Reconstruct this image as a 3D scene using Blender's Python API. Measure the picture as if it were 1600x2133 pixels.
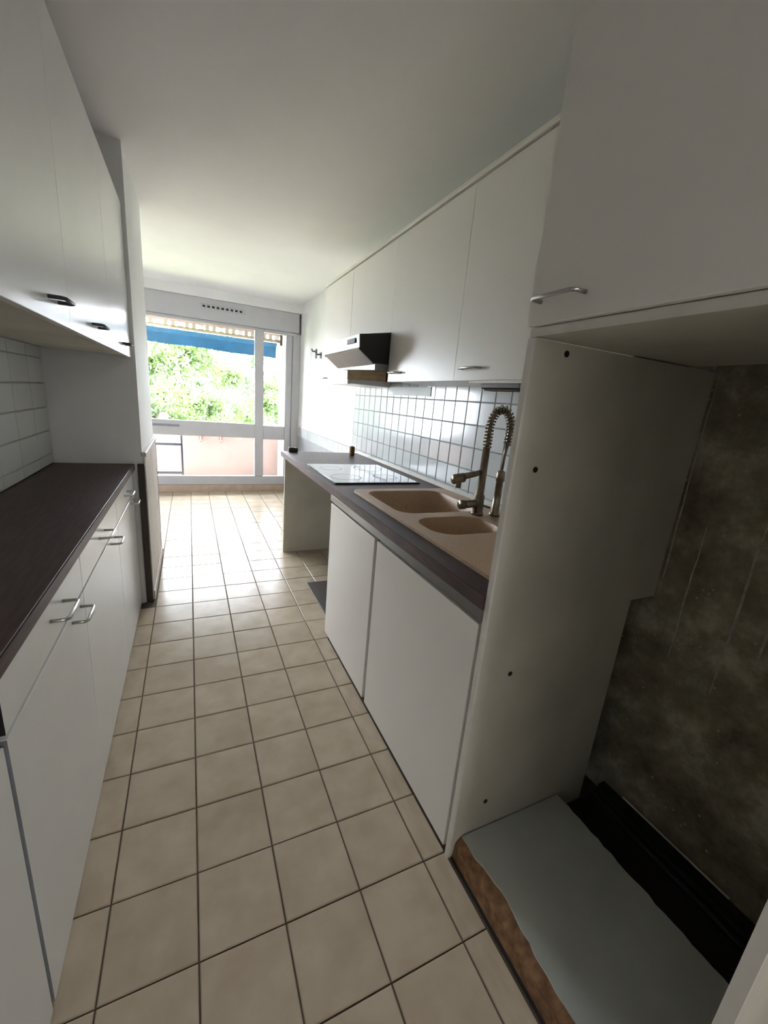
import bpy, bmesh, math, random
from mathutils import Vector, Matrix
random.seed(7)
for o in list(bpy.data.objects): bpy.data.objects.remove(o)
SC = bpy.context.scene; COL = SC.collection
S = 0.2133            # one floor tile in metres; coordinates below are in floor tiles (x right, y to the window, z up)

# ------------------------------------------------------------------ camera
def look(yaw, pitch, roll):
    cy, sy, cp, sp = math.cos(yaw), math.sin(yaw), math.cos(pitch), math.sin(pitch)
    f = Vector((sy*cp, cy*cp, -sp)); r = Vector((cy, -sy, 0)); u = r.cross(f)
    cr, sr = math.cos(roll), math.sin(roll)
    return r*cr + u*sr, u*cr - r*sr, f
r_, u_, f_ = look(0.450300, 0.260409, 0.087337)
cam = bpy.data.cameras.new('camera'); co = bpy.data.objects.new('camera', cam); COL.objects.link(co)
cam.sensor_fit = 'HORIZONTAL'; cam.sensor_width = 36; cam.lens = 854.8/1600*36; cam.clip_start = 0.02; cam.clip_end = 500
M = Matrix.Identity(4)
for i in range(3):
    M[i][0] = r_[i]; M[i][1] = u_[i]; M[i][2] = -f_[i]
M.translation = Vector((1.1159, -2.6147, 6.4098))*S
co.matrix_world = M; SC.camera = co

# ------------------------------------------------------------------ world, sun, exposure
w = bpy.data.worlds.new('sky'); SC.world = w; w.use_nodes = True
bgn = w.node_tree.nodes['Background']; bgn.inputs[0].default_value = (0.87, 0.915, 1.0, 1); bgn.inputs[1].default_value = 52.0
sl = bpy.data.lights.new('sun', 'SUN'); sl.energy = 26; sl.angle = math.radians(2); sl.color = (1, .95, .86)
so = bpy.data.objects.new('sun', sl); COL.objects.link(so); so.location = (0, 8, 10)
so.rotation_euler = Vector((-.55, -.28, -.85)).to_track_quat('-Z', 'Y').to_euler()
pl = bpy.data.lights.new('window_portal', 'AREA'); pl.shape = 'RECTANGLE'; pl.size = 14.0*S; pl.size_y = 9.4*S; pl.cycles.is_portal = True
po = bpy.data.objects.new('window_portal', pl); COL.objects.link(po); po.location = Vector((.55, 25.75, 5.4))*S
po.rotation_euler = (math.radians(-90), 0, 0)
SC.view_settings.view_transform = 'Standard'; SC.view_settings.look = 'None'; SC.view_settings.gamma = 1
SC.view_settings.use_curve_mapping = False; SC.view_settings.exposure = 0.2

# ------------------------------------------------------------------ materials
def mat(name, col, rough=.5, metal=0, spec=.5, var=0, vscale=6, col2=None, bump=0, bscale=40, rnd=0, stretch=(1, 1, 1), trans=0):
    m = bpy.data.materials.new(name); m.use_nodes = True; nt = m.node_tree; N = nt.nodes; L = nt.links
    b = N['Principled BSDF']; b.inputs['Roughness'].default_value = rough; b.inputs['Metallic'].default_value = metal
    b.inputs['Specular IOR Level'].default_value = spec
    b.inputs['Base Color'].default_value = (*col, 1)
    tc = N.new('ShaderNodeTexCoord'); mp = N.new('ShaderNodeMapping'); mp.inputs['Scale'].default_value = stretch
    L.new(tc.outputs['Object'], mp.inputs[0]); src = mp.outputs[0]
    if rnd:
        oi = N.new('ShaderNodeObjectInfo'); ad = N.new('ShaderNodeVectorMath'); ad.operation = 'ADD'
        sc = N.new('ShaderNodeMath'); sc.operation = 'MULTIPLY'; sc.inputs[1].default_value = 37.
        L.new(oi.outputs['Random'], sc.inputs[0]); L.new(src, ad.inputs[0]); L.new(sc.outputs[0], ad.inputs[1]); src = ad.outputs[0]
    if var or col2:
        n = N.new('ShaderNodeTexNoise'); n.inputs['Scale'].default_value = vscale; n.inputs['Detail'].default_value = 5
        L.new(src, n.inputs['Vector'])
        cr = N.new('ShaderNodeValToRGB'); cr.color_ramp.elements[0].position = .35; cr.color_ramp.elements[1].position = .68
        c2 = col2 or tuple(c*(1-var) for c in col)
        cr.color_ramp.elements[0].color = (*c2, 1); cr.color_ramp.elements[1].color = (*col, 1)
        L.new(n.outputs['Fac'], cr.inputs[0]); out = cr.outputs[0]
        if rnd:
            mr = N.new('ShaderNodeMapRange'); mr.inputs[3].default_value = 1-rnd; mr.inputs[4].default_value = 1+rnd*.4
            L.new(oi.outputs['Random'], mr.inputs[0])
            hv = N.new('ShaderNodeHueSaturation'); L.new(mr.outputs[0], hv.inputs['Value']); L.new(out, hv.inputs['Color']); out = hv.outputs[0]
        L.new(out, b.inputs['Base Color'])
    if bump:
        n2 = N.new('ShaderNodeTexNoise'); n2.inputs['Scale'].default_value = bscale; n2.inputs['Detail'].default_value = 3
        L.new(src, n2.inputs['Vector'])
        bp = N.new('ShaderNodeBump'); bp.inputs['Strength'].default_value = bump; bp.inputs['Distance'].default_value = .004
        L.new(n2.outputs['Fac'], bp.inputs['Height']); L.new(bp.outputs[0], b.inputs['Normal'])
    if trans: b.inputs['Transmission Weight'].default_value = trans
    return m

MT = {}
MT['paint'] = mat('white_wall_paint', (.86, .86, .86), .7, var=.05, vscale=3, bump=.12, bscale=60)
MT['ceil'] = mat('white_ceiling_paint', (.89, .865, .89), .85, var=.04, vscale=2, bump=.1, bscale=50)
MT['lam'] = mat('white_laminate', (.84, .80, .745), .3, var=.03, vscale=2, spec=.45)
MT['lamgloss'] = mat('white_gloss_laminate', (.82, .825, .81), .24, var=.04, vscale=3, bump=.03, bscale=8)
MT['panel'] = mat('grey_white_melamine', (.69, .655, .56), .5, var=.2, vscale=3)
MT['edge'] = mat('cream_edge_band', (.74, .70, .64), .45, var=.08, vscale=20)
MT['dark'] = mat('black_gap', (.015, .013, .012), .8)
MT['top'] = mat('dark_brown_worktop', (.075, .038, .036), .45, var=.0, col2=(.032, .017, .017), vscale=10, stretch=(9, 1, 9), bump=.08, bscale=30, spec=.35)
MT['alu'] = mat('brushed_aluminium', (.2, .195, .19), .32, 1, var=.1, vscale=20, stretch=(1, 8, 1))
MT['steel'] = mat('satin_steel', (.55, .55, .53), .28, 1, var=.08, vscale=30)
MT['hood'] = mat('silver_hood_metal', (.27, .265, .265), .38, .8, var=.15, vscale=8)
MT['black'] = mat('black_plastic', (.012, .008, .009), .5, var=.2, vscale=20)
MT['brownwood'] = mat('raw_brown_wood', (.13, .075, .016), .8, col2=(.07, .035, .008), vscale=8, stretch=(8, 1, 8), spec=.05)
MT['chip'] = mat('raw_chipboard', (.30, .16, .07), .85, col2=(.14, .065, .028), vscale=40, bump=.6, bscale=90)
MT['sink'] = mat('beige_granite_composite', (.58, .41, .27), .42, col2=(.44, .29, .18), vscale=160, bump=.05, bscale=200)
MT['bronze'] = mat('brushed_bronze_nickel', (.30, .25, .19), .3, .9, var=.25, vscale=30)
MT['hob'] = mat('black_ceramic_glass', (.006, .007, .008), .08, spec=.3)
MT['ftile'] = mat('beige_floor_tile', (.475, .405, .315), .2, col2=(.41, .335, .25), vscale=9, bump=.05, bscale=14, rnd=.06, spec=.07)
MT['grout'] = mat('brown_grout', (.10, .072, .05), .9, var=.3, vscale=40)
MT['wtile'] = mat('white_glazed_tile', (.60, .63, .63), .15, var=.05, vscale=5, bump=.12, bscale=9, rnd=.05, spec=.27)
MT['ltile'] = mat('cream_glazed_tile', (.62, .63, .60), .3, var=.05, vscale=5, bump=.1, bscale=9, rnd=.05)
MT['wgrout'] = mat('grey_grout', (.34, .35, .36), .85, var=.2, vscale=50)
MT['lgrout'] = mat('pale_grout', (.45, .45, .42), .85, var=.15, vscale=50)
MT['pvc'] = mat('white_window_frame', (.50, .495, .52), .4, var=.04, vscale=10)
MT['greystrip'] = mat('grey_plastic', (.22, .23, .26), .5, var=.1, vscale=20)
MT['silltile'] = mat('tan_sill_tile', (.48, .36, .27), .45, var=.15, vscale=12)
MT['plank'] = mat('whitewashed_wood', (.66, .61, .55), .55, col2=(.48, .43, .38), vscale=9, stretch=(9, 9, 1), bump=.2, bscale=60, rnd=.08)
MT['darkwood'] = mat('dark_brown_wood', (.045, .03, .022), .6, var=.4, vscale=10, stretch=(6, 6, 1))
MT['parapet'] = mat('pale_pink_render', (.34, .265, .235), .85, var=.06, vscale=4, bump=.2, bscale=80)
MT['slab'] = mat('beige_render', (.36, .29, .23), .85, var=.08, vscale=5)
MT['awning'] = mat('blue_canvas', (.02, .085, .135), .8, var=.25, vscale=12, stretch=(1, 1, 3))
MT['olive'] = mat('olive_slat', (.36, .33, .24), .7, var=.2, vscale=12)
MT['rack'] = mat('grey_painted_metal', (.055, .057, .065), .5, 0, var=.1, vscale=15)
MT['hook'] = mat('rust_red_metal', (.35, .16, .12), .6, var=.3, vscale=30)
MT['bark'] = mat('grey_brown_bark', (.16, .12, .10), .9, var=.4, vscale=12, stretch=(4, 4, 1))
MT['facade'] = mat('pale_building_render', (.66, .63, .60), .85, var=.06, vscale=2)
MT['grass'] = mat('dry_grass_ground', (.25, .28, .12), .95, var=.4, vscale=.6)
MT['winpane'] = mat('dark_far_glass', (.10, .12, .15), .1)
MT['fixture'] = mat('dark_red_brown_plastic', (.05, .018, .014), .45, var=.4, vscale=25)
MT['plategrey'] = mat('pale_grey_plastic', (.50, .51, .50), .5, var=.06, vscale=10)
MT['board'] = mat('cool_grey_melamine', (.60, .62, .58), .45, var=.1, vscale=5)
MT['drip'] = mat('dried_lime_drip', (.60, .56, .47), .9, var=.5, vscale=30)
MT['lampglass'] = mat('opal_lamp_glass', (.9, .88, .82), .4)

def leafmat(name, c1, c2):
    m = mat(name, c1, .5, col2=c2, vscale=1.5); nt = m.node_tree; b = nt.nodes['Principled BSDF']; out = nt.nodes['Material Output']
    t = nt.nodes.new('ShaderNodeBsdfTranslucent'); t.inputs[0].default_value = (*[min(1, x*1.4) for x in c1], 1)
    mx = nt.nodes.new('ShaderNodeMixShader'); mx.inputs[0].default_value = .5
    nt.links.new(b.outputs[0], mx.inputs[1]); nt.links.new(t.outputs[0], mx.inputs[2]); nt.links.new(mx.outputs[0], out.inputs[0])
    return m
MT['leafa'] = leafmat('light_green_leaf', (.058, .094, .022), (.022, .046, .012))
MT['leafb'] = leafmat('mid_green_leaf', (.04, .07, .02), (.018, .042, .012))

def glassmat():
    m = bpy.data.materials.new('clear_window_glass'); m.use_nodes = True; nt = m.node_tree; N = nt.nodes
    for n in list(N):
        if n.type == 'BSDF_PRINCIPLED': N.remove(n)
    t = N.new('ShaderNodeBsdfTransparent'); t.inputs[0].default_value = (.97, .98, .98, 1)
    g = N.new('ShaderNodeBsdfGlossy'); g.inputs['Roughness'].default_value = .02
    fr = N.new('ShaderNodeFresnel'); fr.inputs[0].default_value = 1.35
    mx = N.new('ShaderNodeMixShader'); nt.links.new(fr.outputs[0], mx.inputs[0]); nt.links.new(t.outputs[0], mx.inputs[1]); nt.links.new(g.outputs[0], mx.inputs[2])
    nt.links.new(mx.outputs[0], N['Material Output'].inputs[0]); return m
MT['glass'] = glassmat()

def concretemat():
    m = mat('stained_bare_concrete', (.30, .27, .21), .9, bump=.5, bscale=40); nt = m.node_tree; N = nt.nodes; L = nt.links
    b = N['Principled BSDF']; tc = [n for n in N if n.type == 'TEX_COORD'][0]
    n1 = N.new('ShaderNodeTexNoise'); n1.inputs['Scale'].default_value = 4; n1.inputs['Detail'].default_value = 8; n1.inputs['Roughness'].default_value = .7
    L.new(tc.outputs['Object'], n1.inputs['Vector'])
    r1 = N.new('ShaderNodeValToRGB'); e = r1.color_ramp.elements
    e[0].position = .36; e[0].color = (.13, .10, .065, 1); e[1].position = .64; e[1].color = (.48, .44, .34, 1)
    x = r1.color_ramp.elements.new(.5); x.color = (.25, .22, .15, 1); L.new(n1.outputs['Fac'], r1.inputs[0])
    v = N.new('ShaderNodeTexVoronoi'); v.inputs['Scale'].default_value = 34; L.new(tc.outputs['Object'], v.inputs['Vector'])
    lt = N.new('ShaderNodeMath'); lt.operation = 'LESS_THAN'; lt.inputs[1].default_value = .13; L.new(v.outputs['Distance'], lt.inputs[0])
    n3 = N.new('ShaderNodeTexNoise'); n3.inputs['Scale'].default_value = 7; L.new(tc.outputs['Object'], n3.inputs['Vector'])
    g3 = N.new('ShaderNodeMath'); g3.operation = 'GREATER_THAN'; g3.inputs[1].default_value = .53; L.new(n3.outputs['Fac'], g3.inputs[0])
    mu = N.new('ShaderNodeMath'); mu.operation = 'MULTIPLY'; L.new(lt.outputs[0], mu.inputs[0]); L.new(g3.outputs[0], mu.inputs[1])
    mx = N.new('ShaderNodeMix'); mx.data_type = 'RGBA'; mx.inputs['B'].default_value = (.40, .38, .31, 1)
    L.new(mu.outputs[0], mx.inputs['Factor']); L.new(r1.outputs[0], mx.inputs['A']); L.new(mx.outputs['Result'], b.inputs['Base Color'])
    return m
MT['concrete'] = concretemat()

# ------------------------------------------------------------------ helpers
WL = {}          # world location of every object (tile units)
def bx(bm, x0, x1, y0, y1, z0, z1, bev=0, seg=1):
    v = [bm.verts.new((x, y, z)) for x in (x0, x1) for y in (y0, y1) for z in (z0, z1)]
    fs = [bm.faces.new([v[i] for i in f]) for f in ((0, 1, 3, 2), (4, 6, 7, 5), (0, 4, 5, 1), (2, 3, 7, 6), (0, 2, 6, 4), (1, 5, 7, 3))]
    if bev:
        es = list({e for f in fs for e in f.edges}); bmesh.ops.bevel(bm, geom=es, offset=bev, segments=seg, affect='EDGES', profile=.6)
    return bm
def prism(bm, pts, axis, a, b):
    """polygon pts in the two other axes, extruded along axis from a to b"""
    def P(p, t):
        return {'x': (t, p[0], p[1]), 'y': (p[0], t, p[1]), 'z': (p[0], p[1], t)}[axis]
    A = [bm.verts.new(P(p, a)) for p in pts]; B = [bm.verts.new(P(p, b)) for p in pts]; n = len(pts)
    bm.faces.new(A); bm.faces.new(B[::-1])
    for i in range(n): bm.faces.new((A[i], B[i], B[(i+1) % n], A[(i+1) % n]))
    bmesh.ops.recalc_face_normals(bm, faces=bm.faces[:]); return bm
def tube(bm, pts, rad, n=10, caps=True):
    pts = [Vector(p) for p in pts]; rads = rad if isinstance(rad, (list, tuple)) else [rad]*len(pts)
    rings = []; prev = None
    for i, p in enumerate(pts):
        t = (pts[min(i+1, len(pts)-1)] - pts[max(i-1, 0)]).normalized()
        if prev is None: prev = t.orthogonal().normalized()
        u = (prev - t*prev.dot(t)).normalized(); prev = u; v = t.cross(u)
        rings.append([bm.verts.new(p + (u*math.cos(2*math.pi*k/n) + v*math.sin(2*math.pi*k/n))*rads[i]) for k in range(n)])
    for a, b in zip(rings, rings[1:]):
        for k in range(n): bm.faces.new((a[k], a[(k+1) % n], b[(k+1) % n], b[k]))
    if caps: bm.faces.new(rings[0][::-1]); bm.faces.new(rings[-1])
    return bm
def NB(): return bmesh.new()
def obj(name, bm, m, parent=None, smooth=False, mats=None):
    bmesh.ops.recalc_face_normals(bm, faces=bm.faces[:])
    xs = [v.co for v in bm.verts]
    lo = Vector([min(c[i] for c in xs) for i in range(3)]); hi = Vector([max(c[i] for c in xs) for i in range(3)])
    org = Vector(((lo.x+hi.x)/2, (lo.y+hi.y)/2, lo.z))
    for v in bm.verts: v.co = (v.co - org)*S
    me = bpy.data.meshes.new(name)
    for f in bm.faces: f.smooth = smooth
    bm.to_mesh(me); bm.free()
    for k in (mats or [m]): me.materials.append(MT[k])
    o = bpy.data.objects.new(name, me); COL.objects.link(o)
    place(o, org, parent); return o
def place(o, org, parent):
    WL[o.name] = Vector(org)
    if parent: o.parent = parent; o.location = (Vector(org) - WL[parent.name])*S
    else: o.location = Vector(org)*S
def inst(name, me, org, parent, scale=None, rot=None):
    o = bpy.data.objects.new(name, me); COL.objects.link(o); place(o, org, parent)
    if scale: o.scale = scale
    if rot: o.rotation_euler = rot
    return o
def thing(name, label, cat, loc, group=None):
    o = bpy.data.objects.new(name, None); COL.objects.link(o); o.empty_display_size = .05
    WL[o.name] = Vector(loc); o.location = Vector(loc)*S; tag(o, label, cat, group); return o
def tag(o, label, cat, group=None):
    o['label'] = label; o['category'] = cat
    if group: o['group'] = group
    return o
def struct(o, label, cat=None):
    o['kind'] = 'structure'; o['label'] = label
    if cat: o['category'] = cat
    return o
def B(*a, **k): return bx(NB(), *a, **k)
def raw_mesh(name, bm, m):
    for v in bm.verts: v.co *= S
    bmesh.ops.recalc_face_normals(bm, faces=bm.faces[:])
    me = bpy.data.meshes.new(name); bm.to_mesh(me); bm.free(); me.materials.append(MT[m]); return me

XR = 7.65; XL = -2.15; YP = 10.45; YF = 25.2; ZC = 11.73; YB = -8.0; YQ = 14.5; XD = -6.5

# ------------------------------------------------------------------ floor
floor = struct(obj('floor', B(XD, XR, YB, YF+.4, -.6, -.03), 'grout'), 'beige ceramic tile floor with brown grout joints', 'floor')
tb = NB(); bx(tb, -.49, .49, -.49, .49, -.05, 0)
bmesh.ops.bevel(tb, geom=[e for e in tb.edges if all(v.co.z > -.01 for v in e.verts)], offset=.012, segments=1, affect='EDGES')
TILE = raw_mesh('floor_tile', tb, 'ftile')
def ftile(x0, x1, y0, y1):
    if x1-x0 < .08 or y1-y0 < .08: return
    inst('tile', TILE, ((x0+x1)/2, (y0+y1)/2, random.uniform(-.003, .003)), floor,
         ((x1-x0-.012)/.988, (y1-y0-.012)/.988, 1), (random.uniform(-.0015, .0015), random.uniform(-.0015, .0015), 0))
for j in range(-5, 26):
    y0, y1 = j, j+1
    if y1 > YF: y1 = YF
    for i in range(-3, 8):
        x0, x1 = i, min(i+1, XR)
        if j >= 15: ftile(x0, x1, y0, y1); continue
        if i < -1: continue
        if i == -1: x0 = -.62 if j < 10 else -.07
        if i == -1 and j >= 10: continue
        if i >= 4:
            if j < 7: 
                if i == 4: x1 = 4.36
                else: continue
        ftile(x0, x1, y0, y1)
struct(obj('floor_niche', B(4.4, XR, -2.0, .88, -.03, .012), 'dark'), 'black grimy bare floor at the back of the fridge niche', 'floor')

# ------------------------------------------------------------------ room shell
struct(obj('ceiling', B(XD-.5, XR+.6, YB-.5, YF+.4, ZC, ZC+.6), 'ceil'), 'plain white painted ceiling', 'ceiling')
struct(obj('wall_right', prism(NB(), [(.93, 4.0), (2.6, 4.0), (2.6, -.6), (YF+.4, -.6), (YF+.4, ZC), (.93, ZC)], 'x', XR, XR+.6), 'paint'), 'white painted wall behind the sink run', 'wall')
struct(obj('wall_right_entry', B(XR, XR+.6, YB, -2.1, -.6, ZC), 'paint'), 'white wall by the entry behind the camera', 'wall')
nw = struct(obj('wall_niche', prism(NB(), [(-2.1, -.6), (2.6, -.6), (2.6, 4.0), (.93, 4.0), (.93, ZC), (-2.1, ZC)], 'x', XR+.02, XR+.6), 'concrete'), 'stained bare concrete wall at the back of the fridge niche', 'wall')
for y, z0, z1, t in ((.48, 3.0, 5.1, .014), (-.16, 2.8, 6.0, .017), (-.51, 3.2, 4.9, .016), (.86, 3.9, 7.15, .012), (-1.2, 2.6, 4.4, .013)):
    bm = NB(); n = 9
    pts = [(XR+.02, y+random.uniform(-.008, .008), z0+(z1-z0)*k/n) for k in range(n+1)]
    tube(bm, pts, [t*(.35+.65*math.sin(math.pi*min(1, (k+.6)/n))) for k in range(n+1)], 5)
    obj('dried_drip', bm, 'drip', nw)
struct(obj('wall_left', B(XL-.6, XL, YB, YP+.1, -.6, ZC), 'paint'), 'white wall behind the left cabinets', 'wall')
part = struct(obj('wall_partition', B(XL-.6, -.13, YP, YQ, -.6, ZC), 'paint'), 'short white partition wall at the end of the left cabinets', 'wall')
struct(obj('wall_dining_near', B(XD, XL-.6, YQ-.6, YQ, -.6, ZC), 'paint'), 'white return wall of the dining end', 'wall')
struct(obj('wall_dining_left', B(XD-.6, XD, YQ-.6, YF+.4, -.6, ZC), 'paint'), 'white side wall of the dining end', 'wall')
bm = NB(); bx(bm, XL-.6, 1.0, YB-.6, YB, -.6, ZC); bx(bm, 4.9, XR+.6, YB-.6, YB, -.6, ZC); bx(bm, 1.0, 4.9, YB-.6, YB, 9.6, ZC)
struct(obj('wall_back', bm, 'paint'), 'white wall with an open doorway behind the camera', 'wall')
bm = NB(); bx(bm, XL, XR, YB-7.6, YB-7, -.6, ZC); bx(bm, XL-.6, XL, YB-7, YB-.6, -.6, ZC); bx(bm, XR, XR+.6, YB-7, YB-.6, -.6, ZC); bx(bm, XL, XR, YB-7, YB-.6, ZC, ZC+.6); bx(bm, XL, XR, YB-7, YB-.6, -.6, 0)
struct(obj('wall_hall', bm, 'paint'), 'white hallway beyond the doorway behind the camera', 'wall')
# paneling on the partition : planks, cap, end strip in shade colour
for k in range(9):
    y0 = YP+.05+k*(YQ-YP-.05)/9; y1 = YP+.05+(k+1)*(YQ-YP-.05)/9-.025
    obj('plank', B(-.13, -.06, y0, y1, .0, 4.4, bev=.015), 'plank', part)
obj('panel_cap', B(-.15, -.02, YP-.06, YQ+.03, 4.4, 4.52, bev=.02), 'plank', part)
obj('shaded_end', B(-.25, -.08, YP-.08, YP, 0, 4.2, bev=.01), 'darkwood', part)  # brown paneling end with its shade put into the colour
obj('corner_bead', B(-.16, -.05, YQ, YQ+.04, 0, 4.4, bev=.01), 'rack', part)
obj('skirting', B(-.06, -.03, YP+.05, YQ, 0, .3, bev=.01), 'plank', part)
# right wall dado beyond the counter
dado = struct(obj('trim_1', B(XR-.05, XR, 14.72, YF-.01, 0, 4.34), 'wgrout'), 'pale tiled dado along the right wall beyond the worktop', 'trim')
obj('dado_cap', B(XR-.08, XR, 14.72, YF-.01, 4.34, 4.44, bev=.02), 'edge', dado)
for k in range(18):
    y = 14.76+k*.58
    obj('tile', B(XR-.065, XR-.05, y, y+.55, 3.78, 4.32), 'wtile', dado)

# ------------------------------------------------------------------ backsplashes (tile by tile)
PY, PZ = .545, .5655
wt = NB(); bx(wt, -.035, 0, -PY/2+.010, PY/2-.010, -PZ/2+.010, PZ/2-.010)
bmesh.ops.bevel(wt, geom=[e for e in wt.edges if all(v.co.x < -.03 for v in e.verts)], offset=.014, segments=1, affect='EDGES')
WT = raw_mesh('splash_tile', wt, 'wtile')
sp = struct(obj('trim_2', B(XR-.02, XR, .96, 14.7, 4.22, 7.1), 'wgrout'), 'glossy white tiled backsplash behind the sink', 'trim')
for r in range(6):
    z0 = max(4.22, 4.345+(r-1)*PZ); z1 = min(7.1, 4.345+r*PZ)
    if z1-z0 < .06: continue
    for c in range(-12, 14):
        y0 = max(.97, 7.53+c*PY); y1 = min(14.7, 7.53+(c+1)*PY)
        if y1-y0 < .08: continue
        inst('tile', WT, (XR-.02, (y0+y1)/2, (z0+z1)/2), sp, (1, (y1-y0)/PY, (z1-z0)/PZ), (0, random.uniform(-.006, .006), random.uniform(-.006, .006)))
lt_ = NB(); bx(lt_, 0, .035, -PY+.004, PY-.004, -PZ/2+.012, PZ/2-.012)
bmesh.ops.bevel(lt_, geom=[e for e in lt_.edges if all(v.co.x > .03 for v in e.verts)], offset=.012, segments=1, affect='EDGES')
LT = raw_mesh('splash_tile_left', lt_, 'ltile')
spl = struct(obj('trim_3', B(XL, XL+.02, 4.5, YP, 4.22, 7.0), 'lgrout'), 'cream tiled backsplash above the left worktop', 'trim')
for r in range(6):
    z0 = max(4.22, 4.45+(r-1)*.572); z1 = min(7.0, 4.45+r*.572)
    if z1-z0 < .06: continue
    for c in range(5):
        y1 = YP-.01-c*PY*2; y0 = y1-PY*2
        inst('tile', LT, (XL+.02, (y0+y1)/2, (z0+z1)/2), spl, (1, 1, (z1-z0)/PZ), (0, random.uniform(-.004, .004), random.uniform(-.004, .004)))

# ------------------------------------------------------------------ window wall
struct(obj('trim_4', B(XD, XR, YF-.35, YF+.4, 11.24, ZC), 'paint'), 'grey-white ceiling beam over the window', 'trim')
struct(obj('wall_window', B(XD, XR, YF+.02, YF+.4, -.6, .42), 'paint'), 'low wall under the window', 'wall')
struct(obj('baseboard_window', B(XD, XR, YF-.05, YF+.02, 0, .42), 'silltile'), 'tan tiled kerb under the window', 'baseboard')
W1 = struct(obj('window_1', B(XD, XR, YF-.02, YF+.3, .42, .98, bev=.03), 'pvc'), 'large white framed window with balcony beyond', 'window')
obj('shutter_box', B(XD, XR-.12, YF-.12, YF+.4, 10.12, 11.24, bev=.03), 'pvc', W1)
obj('shutter_slat', B(XD, 5.0, YF-.02, YF+.12, 9.94, 10.12, bev=.03), 'pvc', W1)
obj('mullion', B(4.85, 5.38, YF-.04, YF+.3, .98, 10.12, bev=.04), 'pvc', W1)
obj('mid_rail', B(XD+.3, 4.85, YF-.02, YF+.28, 3.47, 4.36, bev=.03), 'pvc', W1)
obj('mid_rail', B(5.38, 6.73, YF-.02, YF+.28, 3.42, 4.30, bev=.03), 'pvc', W1)
obj('jamb', B(6.73, 7.12, YF-.04, YF+.3, .98, 9.92, bev=.04), 'pvc', W1)
obj('jamb', B(7.16, XR, YF+.02, YF+.3, .98, 10.12, bev=.03), 'pvc', W1)
obj('jamb', B(XD, XD+.3, YF-.02, YF+.3, .98, 10.12, bev=.03), 'pvc', W1)
obj('head_rail', B(5.38, XR, YF-.02, YF+.3, 9.92, 10.12, bev=.03), 'pvc', W1)
obj('side_gap', B(7.12, 7.16, YF+.05, YF+.3, .98, 9.92), 'greystrip', W1)
obj('rail_strip', B(-1.6, .52, YF-.07, YF-.02, 3.98, 4.1, bev=.01), 'greystrip', W1)
for x0, x1, z0, z1 in ((XD+.3, 4.85, 4.36, 9.94), (XD+.3, 4.85, .98, 3.47), (5.38, 6.73, 4.30, 9.92), (5.38, 6.73, .98, 3.42)):
    obj('pane', B(x0, x1, YF+.12, YF+.14, z0, z1), 'glass', W1)
# air vent on the shutter box
vent = tag(thing('air_vent', 'white slotted air vent on the shutter box above the window', 'vent', (3.03, YF-.12, 10.7)), 'white slotted air vent on the shutter box above the window', 'vent')
obj('vent_body', B(1.85, 4.25, YF-.17, YF-.12, 10.70, 10.94, bev=.02), 'pvc', vent)
for k in range(9):
    obj('slot', B(1.95+k*.25, 2.10+k*.25, YF-.178, YF-.168, 10.76, 10.87), 'black', vent)

# ------------------------------------------------------------------ right run : tall panel, base doors, worktop
hp = thing('side_panel', 'tall grey-white side panel between the sink and the fridge niche', 'panel', (5.9, .93, 0))
prof = [(4.38, .0), (7.1, .0), (7.1, 3.83), (XR, 3.83), (XR, 7.18), (4.38, 7.18)]
obj('board', prism(NB(), prof, 'y', .90, .97), 'panel', hp)
obj('front_edge', B(4.345, 4.38, .895, .975, 0, 7.18), 'edge', hp)
for x, z in ((4.89, .85), (4.9, 3.04), (4.69, 5.81), (4.84, 7.08)):
    bm = NB(); tube(bm, [(x, .905, z), (x, .893, z)], .035, 10); obj('bolt_hole', bm, 'black', hp)
bp = thing('side_panel', 'white side panel nearest the camera on the near side of the fridge niche', 'panel', (5.9, -2.06, 0))
obj('board', B(4.38, XR, -2.1, -2.02, 0, 7.18), 'panel', bp)
obj('front_edge', B(4.345, 4.38, -2.105, -2.015, 0, 7.18), 'edge', bp)

def base_unit(y0, y1, label):
    t = thing('base_cabinet', label, 'cabinet', ((4.5+7.4)/2, (y0+y1)/2, 0), 'base cabinets under the sink')
    bm = NB(); bx(bm, 4.5, 7.05, y0+.02, y0+.1, .25, 3.8); bx(bm, 4.5, 7.05, y1-.1, y1-.02, .02, 3.8); bx(bm, 4.5, 7.05, y0+.1, y1-.1, .25, .33); bx(bm, 6.97, 7.05, y0+.1, y1-.1, .33, 3.8)
    obj('carcass', bm, 'panel', t)
    obj('plinth', B(4.55, 4.62, y0+.02, y1-.1, .0, .25), 'dark', t)
    obj('door', B(4.36, 4.45, y0+.075, y1-.06, .05, 3.78, bev=.006), 'lam', t)
    obj('gap_shade_strip', B(4.455, 4.5, y0+.005, y0+.13, .1, 3.8), 'black', t); obj('gap_shade_strip', B(4.455, 4.5, y1-.13, y1-.005, .1, 3.8), 'black', t)  # black strips give the door gaps their shade in colour
base_unit(.975, 4.34, 'white base cabinet with flat door right beside the tall side panel')
base_unit(4.34, 7.33, 'white base cabinet with flat door beside the open gap under the hob')
ep = tag(obj('upright_board', B(4.46, XR-.06, 13.66, 13.76, 0, 4.025, bev=.01), 'panel'), 'grey-beige upright end panel carrying the far end of the worktop', 'panel')

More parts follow.
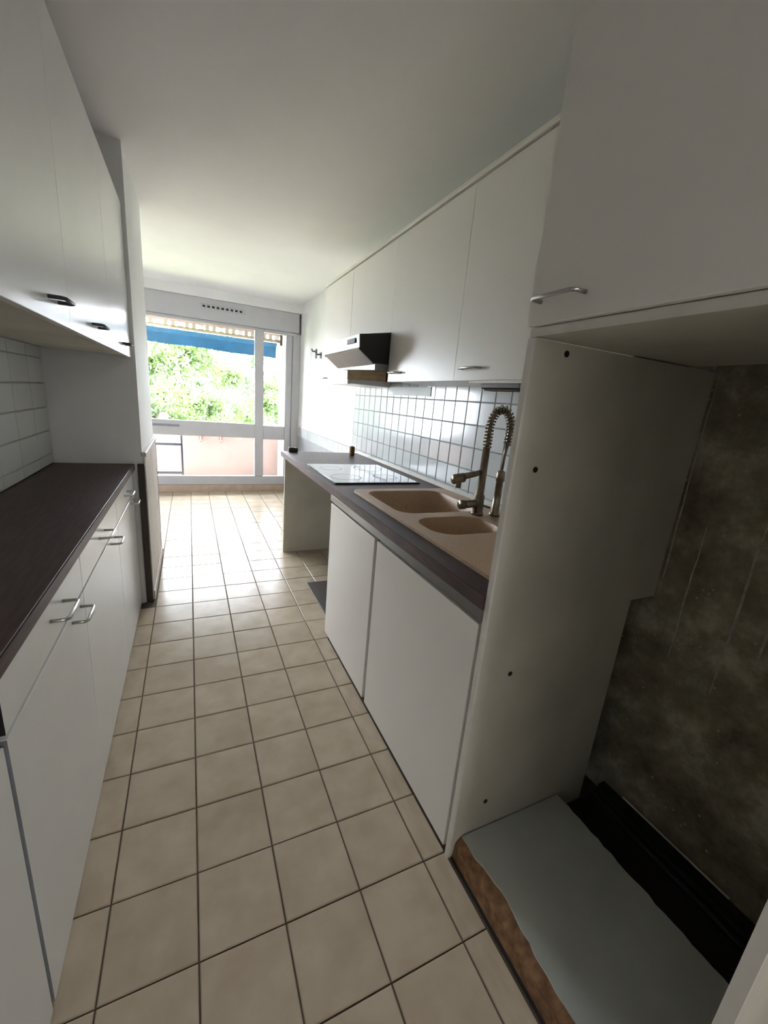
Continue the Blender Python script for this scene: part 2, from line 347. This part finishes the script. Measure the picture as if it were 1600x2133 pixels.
wk = thing('worktop', 'dark brown laminate worktop holding the sink and hob', 'worktop', (6, 7.3, 4.03))
bm = NB()
SX0, SX1, SY0, SY1 = 4.80, 7.26, 1.12, 6.62
x0, x1, y0, y1, z0, z1 = 4.33, XR-.03, .98, 13.8, 4.03, 4.22
bx(bm, x0, SX0, y0, y1, z0, z1); bx(bm, SX1, x1, y0, y1, z0, z1); bx(bm, SX0, SX1, y0, SY0, z0, z1); bx(bm, SX0, SX1, SY1, y1, z0, z1)
obj('slab', bm, 'top', wk)
obj('metal_profile', B(4.345, 4.42, .98, 7.33, 3.84, 4.03, bev=.03, seg=2), 'alu', wk)
obj('front_edge', B(4.315, 4.33, .98, 13.8, 4.03, 4.215), 'top', wk)
obj('wall_seal', prism(NB(), [(XR-.14, 4.22), (XR-.03, 4.22), (XR-.03, 4.32)], 'y', .98, 13.8), 'edge', wk)
for nm, x, y, lab in (('end_block', 4.74, 13.66, 'small dark brown block on the far front corner of the worktop'), ('end_block', 7.0, 13.0, 'small dark brown block on the far back of the worktop by the tiles')):
    if x < 5: bm = B(x-.16, x+.2, y-.1, y+.1, 4.22, 4.38, bev=.02)
    else: bm = B(x-.08, x+.08, y-.1, y+.1, 4.22, 4.58, bev=.02)
    t = thing(nm, lab, 'block', (x, y, 4.22)); obj('block_body', bm, 'brownwood' if x > 5 else 'darkwood', t)
    obj('top_edge', B(x-.14, x+.05, y-.08, y+.08, 4.38, 4.395) if x < 5 else B(x-.06, x+.06, y-.08, y+.08, 4.58, 4.595), 'darkwood', t)

# ------------------------------------------------------------------ sink
sk = thing('kitchen_sink', 'beige composite double bowl sink with drainer set in the dark worktop', 'sink', ((SX0+SX1)/2, 3.8, 4.22))
def rrect(x0, x1, y0, y1, r, n=6):
    pts = []
    for cx, cy, a0 in ((x1-r, y1-r, 0), (x0+r, y1-r, 90), (x0+r, y0+r, 180), (x1-r, y0+r, 270)):
        for k in range(n+1):
            a = math.radians(a0+90*k/n); pts.append((cx+r*math.cos(a), cy+r*math.sin(a)))
    return pts
def plate(bm, outer, holes, z):
    es = []
    for loop in [outer]+holes:
        vs = [bm.verts.new((p[0], p[1], z)) for p in loop]
        es += [bm.edges.new((vs[i], vs[(i+1) % len(vs)])) for i in range(len(vs))]
    r = bmesh.ops.triangle_fill(bm, use_beauty=True, use_dissolve=False, edges=es)
    return [g for g in r['geom'] if isinstance(g, bmesh.types.BMFace)]
b1 = rrect(4.92, 6.95, 4.42, 6.46, .35); b2 = rrect(4.95, 6.45, 3.02, 4.10, .42)
bm = NB(); zt = 4.275
outer = rrect(4.70, 7.36, 1.05, 6.70, .18)
fs = plate(bm, outer, [b1, b2], zt)
# outer rim going down
def skirt(bm, loop, z0, z1, grow=0):
    cx = sum(p[0] for p in loop)/len(loop); cy = sum(p[1] for p in loop)/len(loop)
    a = [bm.verts.new((p[0], p[1], z0)) for p in loop]
    b = [bm.verts.new((cx+(p[0]-cx)*(1+grow), cy+(p[1]-cy)*(1+grow), z1)) for p in loop]; n = len(loop)
    for i in range(n): bm.faces.new((a[i], a[(i+1) % n], b[(i+1) % n], b[i]))
    return b
skirt(bm, outer, zt, 4.222, .006)
bmesh.ops.remove_doubles(bm, verts=bm.verts[:], dist=1e-4)
obj('deck', bm, 'sink', sk)
def bowl(loop, depth):
    bm = NB(); cx = sum(p[0] for p in loop)/len(loop); cy = sum(p[1] for p in loop)/len(loop)
    rings = []
    for s, z in ((1, zt), (.985, zt-.03), (.95, zt-depth*.75), (.90, zt-depth*.93), (.78, zt-depth), (.25, zt-depth-.02)):
        rings.append([bm.verts.new((cx+(p[0]-cx)*s, cy+(p[1]-cy)*s, z)) for p in loop])
    n = len(loop)
    for a, b in zip(rings, rings[1:]):
        for i in range(n): bm.faces.new((a[i], a[(i+1) % n], b[(i+1) % n], b[i]))
    bm.faces.new(rings[-1]); return bm, cx, cy
for loop, dep in ((b1, .85), (b2, .6)):
    bm, cx, cy = bowl(loop, dep); bo = obj('bowl', bm, 'sink', sk, smooth=True)
    bm = NB(); tube(bm, [(cx, cy, zt-dep-.02), (cx, cy, zt-dep+.01)], .2, 20); obj('drain', bm, 'steel', bo, smooth=False)

# faucet
fa = thing('kitchen_faucet', 'bronze spring-hose kitchen faucet standing behind the sink bowls', 'faucet', (6.58, 4.18, zt))
bm = NB(); fx, fy = 6.60, 4.18
tube(bm, [(fx, fy, zt), (fx, fy, zt+.05), (fx, fy, zt+.05), (fx, fy, 4.7), (fx, fy, 4.71), (fx, fy, 5.7)], [.13, .13, .11, .11, .085, .075], 16); obj('stem', bm, 'bronze', fa, smooth=True)
bm = NB(); tube(bm, [(fx+.02, fy, 4.52), (fx-.38, fy, 4.50)], .085, 14); vb = obj('valve_body', bm, 'bronze', fa, smooth=True)
bm = NB(); tube(bm, [(fx-.36, fy, 4.50), (fx-.47, fy+.0, 4.50)], .1, 14); obj('end_cap', bm, 'bronze', vb, smooth=True)
bm = NB(); tube(bm, [(fx+.02, fy-.06, 4.50), (fx+.22, fy-.12, 4.44)], .022, 8); obj('lever', bm, 'bronze', fa, smooth=True)
bm = NB(); tube(bm, [(fx, fy, 5.2), (fx-.2, fy, 5.14), (fx-.55, fy, 5.08)], [.05, .06, .07], 12); spo = obj('spout', bm, 'bronze', fa, smooth=True)
bm = NB(); tube(bm, [(fx-.48, fy, 5.07), (fx-.72, fy, 5.03)], .1, 14); obj('spout_head', bm, 'bronze', spo, smooth=True)
bm = NB(); tube(bm, [(fx-.58, fy, 5.0), (fx-.57, fy, 4.86)], .055, 12); obj('nozzle', bm, 'bronze', spo, smooth=True)
# arc of the hose
px_, py_ = 6.95, 4.03
arc = []
for k in range(25):
    a = math.pi*k/24
    arc.append((fx+(px_-fx)*(1-math.cos(a))/2*1.12, fy+(py_-fy)*(1-math.cos(a))/2*1.12, 6.05+.42*math.sin(a)))
path = [(fx, fy, 5.7+.35*k/6) for k in range(6)] + arc + [(arc[-1][0]-.005*k, arc[-1][1], 6.05-.09*k) for k in range(1, 4)]
bm = NB(); tube(bm, path, .045, 10); hs = obj('hose', bm, 'bronze', fa, smooth=True)
# coil wound round the hose
def helix(path, rad, turns, npt):
    P = [Vector(p) for p in path]; L = [0]
    for a, b in zip(P, P[1:]): L.append(L[-1]+(b-a).length)
    out = []; 
    e1 = Vector((py_-fy, -(px_-fx), 0)).normalized()
    for k in range(npt):
        s = L[-1]*k/(npt-1); i = max(j for j in range(len(L)-1) if L[j] <= s+1e-9)
        t = (s-L[i])/max(1e-9, L[i+1]-L[i]); p = P[i].lerp(P[i+1], t); d = (P[i+1]-P[i]).normalized()
        u = (e1-d*e1.dot(d)).normalized(); v = d.cross(u); a = 2*math.pi*turns*k/(npt-1)
        out.append(p+u*rad*math.cos(a)+v*rad*math.sin(a))
    return out
bm = NB(); tube(bm, helix(path, .082, 25, 25*12), .017, 5); obj('spring_coil', bm, 'bronze', fa, smooth=True)
bm = NB(); e = path[-1]; tube(bm, [e, (px_+.02, py_, 5.6), (px_, py_, 5.15)], [.04, .03, .03], 10); obj('hose_tail', bm, 'bronze', fa, smooth=True)
bm = NB(); tube(bm, [(px_, py_, zt), (px_, py_, zt+.06), (px_, py_, zt+.07), (px_, py_, 5.02), (px_, py_, 5.03), (px_, py_, 5.22), (px_, py_, 5.25)], [.13, .12, .085, .075, .095, .085, .04], 14); obj('spray_handset', bm, 'bronze', fa, smooth=True)

# hob
hb = thing('ceramic_hob', 'black glass ceramic hob set in the worktop beyond the sink', 'hob', (5.75, 9.1, 4.22))
obj('glass_top', B(4.52, 7.06, 7.52, 10.55, 4.235, 4.262, bev=.008), 'hob', hb)
obj('frame', B(4.50, 7.08, 7.50, 10.57, 4.223, 4.24), 'black', hb)
for x, y, r in ((5.1, 8.3, .42), (5.1, 9.75, .32), (6.35, 8.35, .34), (6.35, 9.75, .45)):
    bm = NB(); n = 40
    for k in range(n):
        a, b = 2*math.pi*k/n, 2*math.pi*(k+1)/n
        vs = [bm.verts.new((x+q*math.cos(t), y+q*math.sin(t), 4.2632)) for q, t in ((r, a), (r+.02, a), (r+.02, b), (r, b))]; bm.faces.new(vs)
    obj('cooking_ring', bm, 'greystrip', hb)

# ------------------------------------------------------------------ upper cabinets, right
def bow_handle(parent, x, ya, yb, z, out, m='steel', r=.022):
    """horizontal D handle on a face at x, projecting by out along x"""
    bm = NB(); s = out
    tube(bm, [(x, ya, z), (x+s*.8, ya, z), (x+s, ya+(yb-ya)*.08, z), (x+s, yb-(yb-ya)*.08, z), (x+s*.8, yb, z), (x, yb, z)], r, 8)
    return obj('handle', bm, m, parent, smooth=True)
UX = 6.0
def upper_unit(y0, y1, z0, z1, label, hy=None):
    t = thing('wall_cabinet', label, 'cabinet', ((UX+XR)/2, (y0+y1)/2, z0), 'wall cabinets on the right wall'); ga = .016 if y0 > 11 else .003
    bm = NB(); bx(bm, UX+.1, XR-.01, y0+.004, y0+.085, z0, z1); bx(bm, UX+.1, XR-.01, y1-.085, y1-.004, z0, z1); bx(bm, UX+.1, XR-.01, y0+.085, y1-.085, z0, z0+.08); bx(bm, UX+.1, XR-.01, y0+.085, y1-.085, z1-.08, z1); bx(bm, XR-.06, XR-.01, y0+.085, y1-.085, z0+.08, z1-.08)
    obj('carcass', bm, 'lam', t)
    d = obj('door', B(UX, UX+.09, y0+ga, y1-.003, z0-.02, z1-.03, bev=.004), 'lam', t)
    if hy: bow_handle(d, UX, hy[0], hy[1], z0+.2, -.14)
    return t
upper_unit(1.58, 4.80, 6.97, 10.44, 'white wall cabinet nearest the tall panel above the drainer', (3.95, 4.5))
upper_unit(4.80, 8.0, 6.97, 10.44, 'white wall cabinet above the sink bowls just before the cooker hood', (7.2, 7.75))
upper_unit(8.0, 11.2, 8.22, 10.44, 'short white wall cabinet directly above the cooker hood')
upper_unit(11.2, 14.2, 6.93, 10.44, 'white wall cabinet at the far end past the cooker hood', (13.6, 14.05))
obj_ = tag(obj('filler_panel', B(UX+.02, XR-.02, .975, 1.575, 6.97, 10.44), 'lam'), 'narrow white filler between wall cabinets and tall fridge unit', 'panel')
tr = tag(obj('cornice_strip', B(UX-.045, UX+.1, .975, 14.22, 10.445, 10.53, bev=.015), 'lam'), 'white cornice strip along the top of the right wall cabinets', 'trim strip')
# hood
hd = thing('cooker_hood', 'silver cooker hood with a black open side under the short cabinet', 'hood', (6.3, 9.6, 7.2))
pr = [(XR-.02, 7.42), (5.60, 7.36), (5.17, 7.68), (5.15, 8.06), (6.0, 8.2), (XR-.02, 8.2)]
obj('body', prism(NB(), pr, 'y', 8.1, 11.12), 'hood', hd)
obj('side_plate', prism(NB(), [(6.02, 7.39), (5.58, 7.38), (5.16, 7.68), (5.14, 8.05), (6.0, 8.2), (6.02, 8.2)], 'y', 8.04, 8.1), 'black', hd)
def taper(xa, xb, ya, yb, za0, za1, zb0, zb1):
    bm = NB(); v = [bm.verts.new(p) for p in ((xa, ya, za0), (xb, ya, za0), (xb, ya, za1), (xa, ya, za1), (xa, yb, zb0), (xb, yb, zb0), (xb, yb, zb1), (xa, yb, zb1))]
    for f in ((0, 1, 2, 3), (4, 7, 6, 5), (0, 4, 5, 1), (1, 5, 6, 2), (2, 6, 7, 3), (3, 7, 4, 0)): bm.faces.new([v[i] for i in f])
    return bm
obj('lower_rim', taper(5.62, 6.02, 8.04, 11.14, 7.22, 7.39, 7.33, 7.39), 'hood', hd)
obj('visor_line', prism(NB(), [(5.135, 7.69), (5.17, 7.66), (5.20, 7.70), (5.15, 7.73)], 'y', 8.06, 11.14), 'alu', hd)
obj('switch_plate', B(5.125, 5.15, 8.35, 8.95, 7.86, 7.98), 'black', hd)
obj('back_rail', taper(5.96, 6.04, 8.03, 11.16, 6.95, 7.21, 7.06, 7.34), 'brownwood', hd)
obj('filter_lamp', B(6.2, 6.9, 9.2, 10.2, 7.36, 7.42), 'lampglass', hd)
# under-cabinet fixture
uf = thing('under_cabinet_light', 'dark red-brown strip fixture under the wall cabinet by the faucet', 'light fixture', (6.4, 3.6, 6.8))
obj('housing', B(6.1, 6.4, 2.95, 4.0, 6.81, 6.93, bev=.02), 'fixture', uf)
obj('end_cap', B(6.08, 6.42, 2.8, 2.95, 6.80, 6.94, bev=.02), 'fixture', uf)
obj('diffuser', B(6.14, 6.36, 3.0, 3.95, 6.78, 6.81, bev=.01), 'darkwood', uf)
tag(obj('wood_batten', B(6.02, 6.09, 1.6, 4.3, 6.9, 6.948), 'edge'), 'pale wooden batten fixed under the wall cabinet edge', 'batten')
gp = thing('wall_plate', 'flat grey plate on the splashback tiles under the wall cabinets', 'plate', (XR-.07, 9.6, 6.68))
obj('plate', B(XR-.075, XR-.06, 8.3, 10.95, 6.70, 6.96, bev=.005), 'plategrey', gp)
obj('rim', B(XR-.08, XR-.06, 8.28, 10.97, 6.685, 6.70), 'plategrey', gp)
# wall hooks
for yc, z0, z1, lab in ((21.35, 8.45, 8.95, 'taller grey metal wall hook nearer the window on the white wall'), (20.42, 8.40, 8.72, 'shorter grey metal wall hook nearer the wall cabinets on the white wall')):
    hk = thing('wall_hook', lab, 'hook', (XR, yc, z0), 'hooks on the white wall')
    obj('hook_plate', B(XR-.04, XR, yc-.14, yc+.14, z0, z1, bev=.01), 'rack', hk)
    bm = NB(); zp = z1-.12; tube(bm, [(XR-.02, yc, zp), (XR-.22, yc, zp-.02), (XR-.28, yc, zp+.1)], .045, 8); obj('peg', bm, 'rack', hk)

# ------------------------------------------------------------------ fridge niche
tc_ = thing('bridging_cabinet', 'deep white cabinet high above the empty fridge niche', 'cabinet', (5.8, -.55, 7.19))
bm = NB(); bx(bm, 4.40, 7.12, -2.1, -2.02, 7.2, 10.44); bx(bm, 4.40, 7.12, .89, .97, 7.2, 10.44); bx(bm, 4.40, 7.12, -2.02, .89, 10.36, 10.44); bx(bm, 7.06, 7.12, -2.02, .89, 7.3, 10.36)
obj('carcass', bm, 'panel', tc_)
obj('bottom_board', B(4.385, 7.12, -2.02, .89, 7.2, 7.29), 'panel', tc_)
obj('bottom_edge', B(4.36, 4.385, -2.1, .97, 7.19, 7.275), 'edge', tc_)
d = obj('door', B(4.29, 4.38, -2.09, .975, 7.285, 10.44, bev=.01), 'lam', tc_)
bow_handle(d, 4.29, .3, .82, 7.49, -.15, r=.02)
pbd = thing('plinth_board', 'white melamine floor board of the fridge niche with torn brown chipboard front', 'board', (5.5, -.55, 0))
bm = NB(); n = 26; top = []; pts = []
ys = [.88-k*2.89/n for k in range(n+1)]
xf = [4.555+random.uniform(-.02, .02)+(.06*math.exp(-((y+.05)/.35)**2)) for y in ys]; xb = [6.46+random.uniform(-.015, .015) for y in ys]
va = [[bm.verts.new((x, y, z)) for x, y in zip(xs_, ys)] for xs_ in (xf, xb) for z in (.36, .28)]
ft, fb, bt, bb = va
for k in range(n):
    bm.faces.new((ft[k], ft[k+1], bt[k+1], bt[k])); bm.faces.new((fb[k], bb[k], bb[k+1], fb[k+1])); bm.faces.new((ft[k], fb[k], fb[k+1], ft[k+1])); bm.faces.new((bt[k], bt[k+1], bb[k+1], bb[k]))
for i in (0, n): bm.faces.new((ft[i], bt[i], bb[i], fb[i]))
obj('board_top', bm, 'board', pbd)
bm = NB(); A = []; Bv = []; Cv = []
for k, y in enumerate(ys):
    A.append(bm.verts.new((xf[k]+.01, y, .345))); Bv.append(bm.verts.new((4.44+random.uniform(-.012, .012), y, .26+random.uniform(-.02, .02)))); Cv.append(bm.verts.new((4.42, y, .02)))
for k in range(n):
    bm.faces.new((A[k], A[k+1], Bv[k+1], Bv[k])); bm.faces.new((Bv[k], Bv[k+1], Cv[k+1], Cv[k]))
obj('torn_front_edge', bm, 'chip', pbd)
bm = NB(); bx(bm, 4.8, 4.9, -1.9, .8, .0, .28); bx(bm, 6.2, 6.3, -1.9, .8, .0, .28); obj('bearer', bm, 'chip', pbd)
sbn = struct(obj('baseboard_niche', B(XR-.12, XR+.02, -2.0, .88, .012, .17), 'black'), 'black broken skirting along the niche wall', 'baseboard')
obj('ledge', B(XR-.22, XR-.12, -2.0, .88, .012, .12, bev=.02), 'dark', sbn)
bm = NB(); tube(bm, [(XR-.3, .88, .06), (XR-.34, 0, .06), (XR-.32, -1, .06), (XR-.36, -2.0, .06)], .05, 8); obj('pipe', bm, 'black', sbn, smooth=True)
bm = NB(); tube(bm, [(XR-.02, .5, .235), (XR-.03, .1, .24), (XR-.02, -.6, .23), (XR-.03, -1.1, .235)], .018, 6); obj('broken_lip', bm, 'edge', sbn)
tag(obj('floor_mat', B(4.66, 5.9, 8.1, 10.5, .004, .03, bev=.008), 'darkwood'), 'dark mat on the floor in the open gap under the hob', 'mat')

# ------------------------------------------------------------------ left run
FX = -.38
lw = thing('worktop', 'dark brown worktop along the left cabinets', 'worktop', (-1.2, 3, 4.0))
obj('slab', B(XL+.02, -.33, -6, YP-.03, 4.04, 4.2, bev=.004), 'top', lw)
obj('front_edge', B(-.33, -.315, -6, YP-.03, 4.045, 4.19), 'top', lw)
def left_base(y0, y1, label, hd_, hdo, drawer=True):
    t = thing('base_cabinet', label, 'cabinet', (-1.2, (y0+y1)/2, 0), 'base cabinets of the left run')
    bm = NB(); bx(bm, XL+.03, FX-.1, y0+.004, y0+.085, .0, 4.03); bx(bm, XL+.03, FX-.1, y1-.085, y1-.004, .0, 4.03); bx(bm, XL+.03, FX-.1, y0+.085, y1-.085, .2, .28); bx(bm, XL+.03, XL+.09, y0+.085, y1-.085, .28, 4.03)
    obj('carcass', bm, 'lam', t)
    obj('front_rail', B(FX-.12, FX-.03, y0+.085, y1-.085, 3.36, 3.48), 'greystrip', t)  # rail coloured grey so the drawer gap reads as shaded
    g1 = .07 if abs(y1-1.2) < .01 else .012
    do = obj('door', B(FX-.09, FX, y0+.012, y1-g1, .03, 3.385, bev=.004), 'lamgloss', t)
    obj('gap_shade_strip', B(FX-.1, FX-.092, y1-.16, y1+.0, .05, 3.5), 'greystrip', t)  # grey strip colours in the shade of the door gap
    if hdo: bow_handle(do, FX, hdo[0], hdo[1], 3.27, .17)
    if drawer:
        dr = obj('drawer', B(FX-.09, FX, y0+.012, y1-.012, 3.435, 3.98, bev=.004), 'lamgloss', t)
        if abs(y0-1.2) < .01:
            obj('dark_end_strip', B(FX-.09, FX-.003, y0+.002, y0+.012, 3.44, 3.975), 'black', dr); obj('dark_seam_strip', B(FX-.09, FX-.003, y0+.002, y0+.012, .04, 3.38), 'greystrip', do)  # dark strips put the shade of the hole and seam onto these edges
        if hd_: bow_handle(dr, FX, hd_[0], hd_[1], 3.73, .17)
    else:
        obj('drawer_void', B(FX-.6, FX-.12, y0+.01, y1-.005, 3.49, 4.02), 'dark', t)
    return t
left_base(-4.8, -1.85, 'white base cabinet of the left run beside the camera', None, (-2.5, -2.05))
left_base(-1.85, 1.2, 'nearest white base cabinet of the left run with its drawer missing', None, None, False)
left_base(1.2, 4.08, 'white base cabinet with drawer beside the open black drawer hole', (2.6, 3.1), (3.38, 3.84))
left_base(4.08, 7.35, 'middle white base cabinet with two handles on the left run', (5.46, 5.93), (6.45, 6.88))
left_base(7.35, YP-.1, 'far white base cabinet of the left run beside the partition wall', (8.6, 9.1), (9.6, 10.05))
obj_ = tag(obj('end_strip', B(FX-.06, FX+.10, YP-.095, YP-.03, 0, 4.02), 'plategrey'), 'grey metal strip closing the left cabinets at the partition', 'strip')
UL = -.22
def left_upper(y0, y1, label, hy):
    t = thing('wall_cabinet', label, 'cabinet', (-1.2, (y0+y1)/2, 6.97), 'wall cabinets of the left run')
    bm = NB(); bx(bm, XL+.02, UL-.1, y0+.004, y0+.085, 7.0, 10.42); bx(bm, XL+.02, UL-.1, y1-.085, y1-.004, 7.0, 10.42); bx(bm, XL+.02, UL-.1, y0+.085, y1-.085, 7.0, 7.08); bx(bm, XL+.02, UL-.1, y0+.085, y1-.085, 10.34, 10.42); bx(bm, XL+.02, XL+.08, y0+.085, y1-.085, 7.08, 10.34)
    obj('carcass', bm, 'panel', t)
    do = obj('door', B(UL-.09, UL, y0+.003, y1-.003, 6.97, 10.44, bev=.004), 'lamgloss', t)
    if hy: bow_handle(do, UL, hy[0], hy[1], 7.2, .15, m='rack')
left_upper(-4.8, -1.85, 'white wall cabinet over the left run beside the camera', None)
left_upper(-1.85, 1.2, 'nearest glossy white wall cabinet over the left worktop', None)
left_upper(1.2, 4.2, 'white wall cabinet second from the camera on the left', (3.3, 3.7))
left_upper(4.2, 7.35, 'white wall cabinet over the left worktop, second from the partition', (5.6, 6.1))
left_upper(7.35, YP-.06, 'white wall cabinet over the left worktop against the partition', (8.9, 9.4))
tag(obj('scribe_strip', B(UL-.1, UL-.02, YP-.055, YP-.005, 6.97, 10.40), 'greystrip'), 'grey scribe strip between left wall cabinets and partition', 'strip')

# ------------------------------------------------------------------ outside : balcony
struct(obj('floor_balcony', B(-22, 7.6, YF+.4, 29.8, -1.0, .2), 'slab'), 'balcony floor slab outside the window', 'floor')
struct(obj('wall_parapet', B(-22, 8.4, 29.4, 29.9, .2, 3.55), 'parapet'), 'pale pink rendered balcony parapet', 'wall')
struct(obj('wall_balcony_side', B(7.1, 8.4, YF+.42, 29.4, -1, 11), 'parapet'), 'pale pink side wall of the balcony', 'wall')
struct(obj('ceiling_balcony', B(-22, 8.4, YF+.4, 28.6, 10.75, 11.9), 'slab'), 'beige balcony slab overhead', 'ceiling')
aw = thing('awning', 'blue canvas awning hanging from the balcony slab', 'awning', (-1, 29.2, 8.8))
n = 24; bm = NB(); rows = []
for k in range(n+1):
    x = -8+14.85*k/n
    rows.append([bm.verts.new((x, 28.6+.03*math.sin(k*1.7), 9.76)), bm.verts.new((x, 29.1+.05*math.sin(k*1.1), 9.5)), bm.verts.new((x, 29.2+.05*math.sin(k*1.1), 9.05-.012*k+.03*math.sin(k*.9)))])
for a, b in zip(rows, rows[1:]):
    for i in range(2): bm.faces.new((a[i], a[i+1], b[i+1], b[i]))
bmesh.ops.solidify(bm, geom=bm.faces[:], thickness=.02); obj('canvas', bm, 'awning', aw)
bm = NB(); tube(bm, [(-8, 28.55, 9.86), (6.95, 28.55, 9.86)], .1, 12); obj('roller_tube', bm, 'olive', aw, smooth=True)
obj('beam', B(-8, 7.0, 28.4, 28.6, 10.2, 10.42), 'parapet', aw)
for k in range(34):
    x = -6.6+k*.4
    obj('slat', B(x, x+(.24 if k % 3 else .3), 28.45, 28.55, 9.94, 10.2), 'olive' if k % 3 else 'pvc', aw)
obj('bracket', B(6.95, 7.08, 28.3, 28.7, 9.6, 10.4), 'darkwood', aw)
# rack on the balcony
rk = thing('metal_rack', 'grey metal shelf rack standing on the balcony behind the window', 'rack', (-.4, 26.6, .2))
for x in (-1.4, .57):
    for y in (26.3, 27.0): obj('post', B(x-.05, x+.05, y-.05, y+.05, .2, 3.9), 'rack', rk)
for z in (.95, 2.75, 3.85): obj('shelf', B(-1.35, .62, 26.3, 27.05, z-.05, z+.1, bev=.01), 'rack', rk)
for x in (1.72, 3.04):
    t = thing('planter_hook', 'rust red hook %s on the balcony' % ('nearer the rack' if x < 2 else 'nearer the window mullion'), 'hook', (x, 29.3, 2.5), 'hooks on the parapet')
    xx = x+.02
    bm = NB(); tube(bm, [(xx, 29.45, 3.58), (xx, 29.34, 3.6), (xx, 29.3, 3.5), (xx, 29.3, 2.75), (xx, 29.2, 2.68), (xx, 29.1, 2.75)], .06, 8); obj('hook_bar', bm, 'hook', t, smooth=True)
    obj('hook_plate', B(xx-.12, xx+.12, 29.33, 29.4, 2.8, 3.2), 'hook', t)

# ground, far buildings, trees
ZG = -26
struct(obj('ground', B(-160, 200, 30.5, 330, ZG-1, ZG), 'grass'), 'ground below the balcony', 'ground')
def building(x0, x1, y, z1, label):
    t = thing('apartment_building', label, 'building', ((x0+x1)/2, y+15, ZG))
    obj('wall', B(x0, x1, y, y+30, ZG, z1), 'facade', t); obj('roof', B(x0-1, x1+1, y-1, y+31, z1, z1+1.2), 'slab', t)
    nx = int((x1-x0)/9); z = ZG+5
    while z < z1-6:
        for k in range(nx):
            xx = x0+3+k*9
            wn = obj('window', B(xx, xx+4, y-.15, y, z, z+6), 'pvc', t); obj('pane', B(xx+.4, xx+3.6, y-.25, y-.15, z+.4, z+5.6), 'winpane', wn)
        z += 12.5
building(-75, -8, 185, 14, 'pale apartment block behind the trees on the left')
building(18, 95, 215, 10, 'pale apartment block behind the trees on the right')

def tree(x, y, h, cr, ch, n, lm, label, seed):
    """trunk, limbs, foliage made of single leaves"""
    rnd = random.Random(seed); t = thing('leafy_tree', label, 'tree', (x, y, ZG), 'trees beyond the balcony')
    zc = ZG+h
    bm = NB(); tube(bm, [(x, y, ZG), (x+.8, y, ZG+h*.35), (x-.3, y+.4, ZG+h*.62), (x+.3, y, zc)], [1.3, 1.0, .8, .45], 10); obj('trunk', bm, 'bark', t, smooth=True)
    tips = []
    for k in range(15):
        a = k*2.4+rnd.uniform(-.3, .3); z0 = ZG+h*rnd.uniform(.5, .95); L = cr*rnd.uniform(.55, .95); rise = rnd.uniform(-.05, .6)*L
        p = [(x, y, z0)]
        for q in (.35, .7, 1): p.append((x+math.cos(a)*L*q+rnd.uniform(-.4, .4), y+math.sin(a)*L*q+rnd.uniform(-.4, .4), z0+rise*q+rnd.uniform(-.4, .4)))
        bm = NB(); tube(bm, p, [.5, .34, .2, .07], 7); obj('branch', bm, 'bark', t, smooth=True); tips += p[1:]
    vs, fs = [], []
    cl = []
    for k in range(95):
        u = rnd.random()
        if u < .5: c = Vector(rnd.choice(tips)) + Vector([rnd.gauss(0, 1.3) for _ in range(3)])
        else:
            d = Vector([rnd.gauss(0, 1) for _ in range(3)]).normalized()*rnd.uniform(.45, 1); c = Vector((x+d.x*cr, y+d.y*cr, zc+d.z*ch))
        cl.append((c, rnd.uniform(.9, 2.1)))
    for k in range(n):
        c, r = rnd.choice(cl); d = Vector([rnd.gauss(0, 1) for _ in range(3)])*r*.62; p = c+d
        a = Vector([rnd.gauss(0, 1) for _ in range(3)]).normalized(); b = a.orthogonal().normalized(); b.rotate(Matrix.Rotation(rnd.uniform(0, 6.28), 3, a))
        s = rnd.uniform(.2, .42); q = a.cross(b); i = len(vs)
        vs += [p-a*s, p+b*s*.45+q*s*.08, p+a*s, p-b*s*.45+q*s*.08]; fs.append((i, i+1, i+2, i+3))
    me = bpy.data.meshes.new('foliage'); org = Vector((x, y, zc-ch))
    me.from_pydata([(v-org)*S for v in vs], [], fs); me.materials.append(MT[lm])
    o = bpy.data.objects.new('foliage', me); COL.objects.link(o); place(o, org, t); o['kind'] = 'stuff'
    return t
tree(-2, 54, 29, 10, 9, 36000, 'leafa', 'light green tree straight beyond the balcony, its branches reaching furthest left', 1)
tree(17, 60, 29, 8, 9, 26000, 'leafa', 'yellow green tree to the right of the window mullion', 2)
tree(-21, 84, 33, 13, 11, 26000, 'leafb', 'darker green tree further back on the left', 3)
tree(7, 92, 31, 14, 11, 26000, 'leafb', 'darker green tree furthest back behind the light green tree', 4)

# ------------------------------------------------------------------ added fill lamp in the unseen hallway, lifts the near kitchen
hl = thing('added_fill_lamp', 'added opal fill lamp in the unseen hallway behind the camera', 'lamp', (4.0, YB-3, ZC-.9))
bm = NB(); bmesh.ops.create_uvsphere(bm, u_segments=20, v_segments=12, radius=.7)
for v in bm.verts: v.co.z *= .6; v.co += Vector((4.0, YB-3, ZC-.5))
gl = obj('fill_globe', bm, 'lampglass', hl, smooth=True)
bm = NB(); tube(bm, [(4.0, YB-3, ZC), (4.0, YB-3, ZC-.1)], .5, 20); obj('fill_base', bm, 'pvc', hl)
ll = bpy.data.lights.new('hall_fill_light', 'POINT'); ll.energy = 34; ll.shadow_soft_size = .12; ll.color = (1, .96, .9)
lo_ = bpy.data.objects.new('hall_fill_light', ll); COL.objects.link(lo_); lo_.location = Vector((4.0, YB-3, ZC-1.5))*S
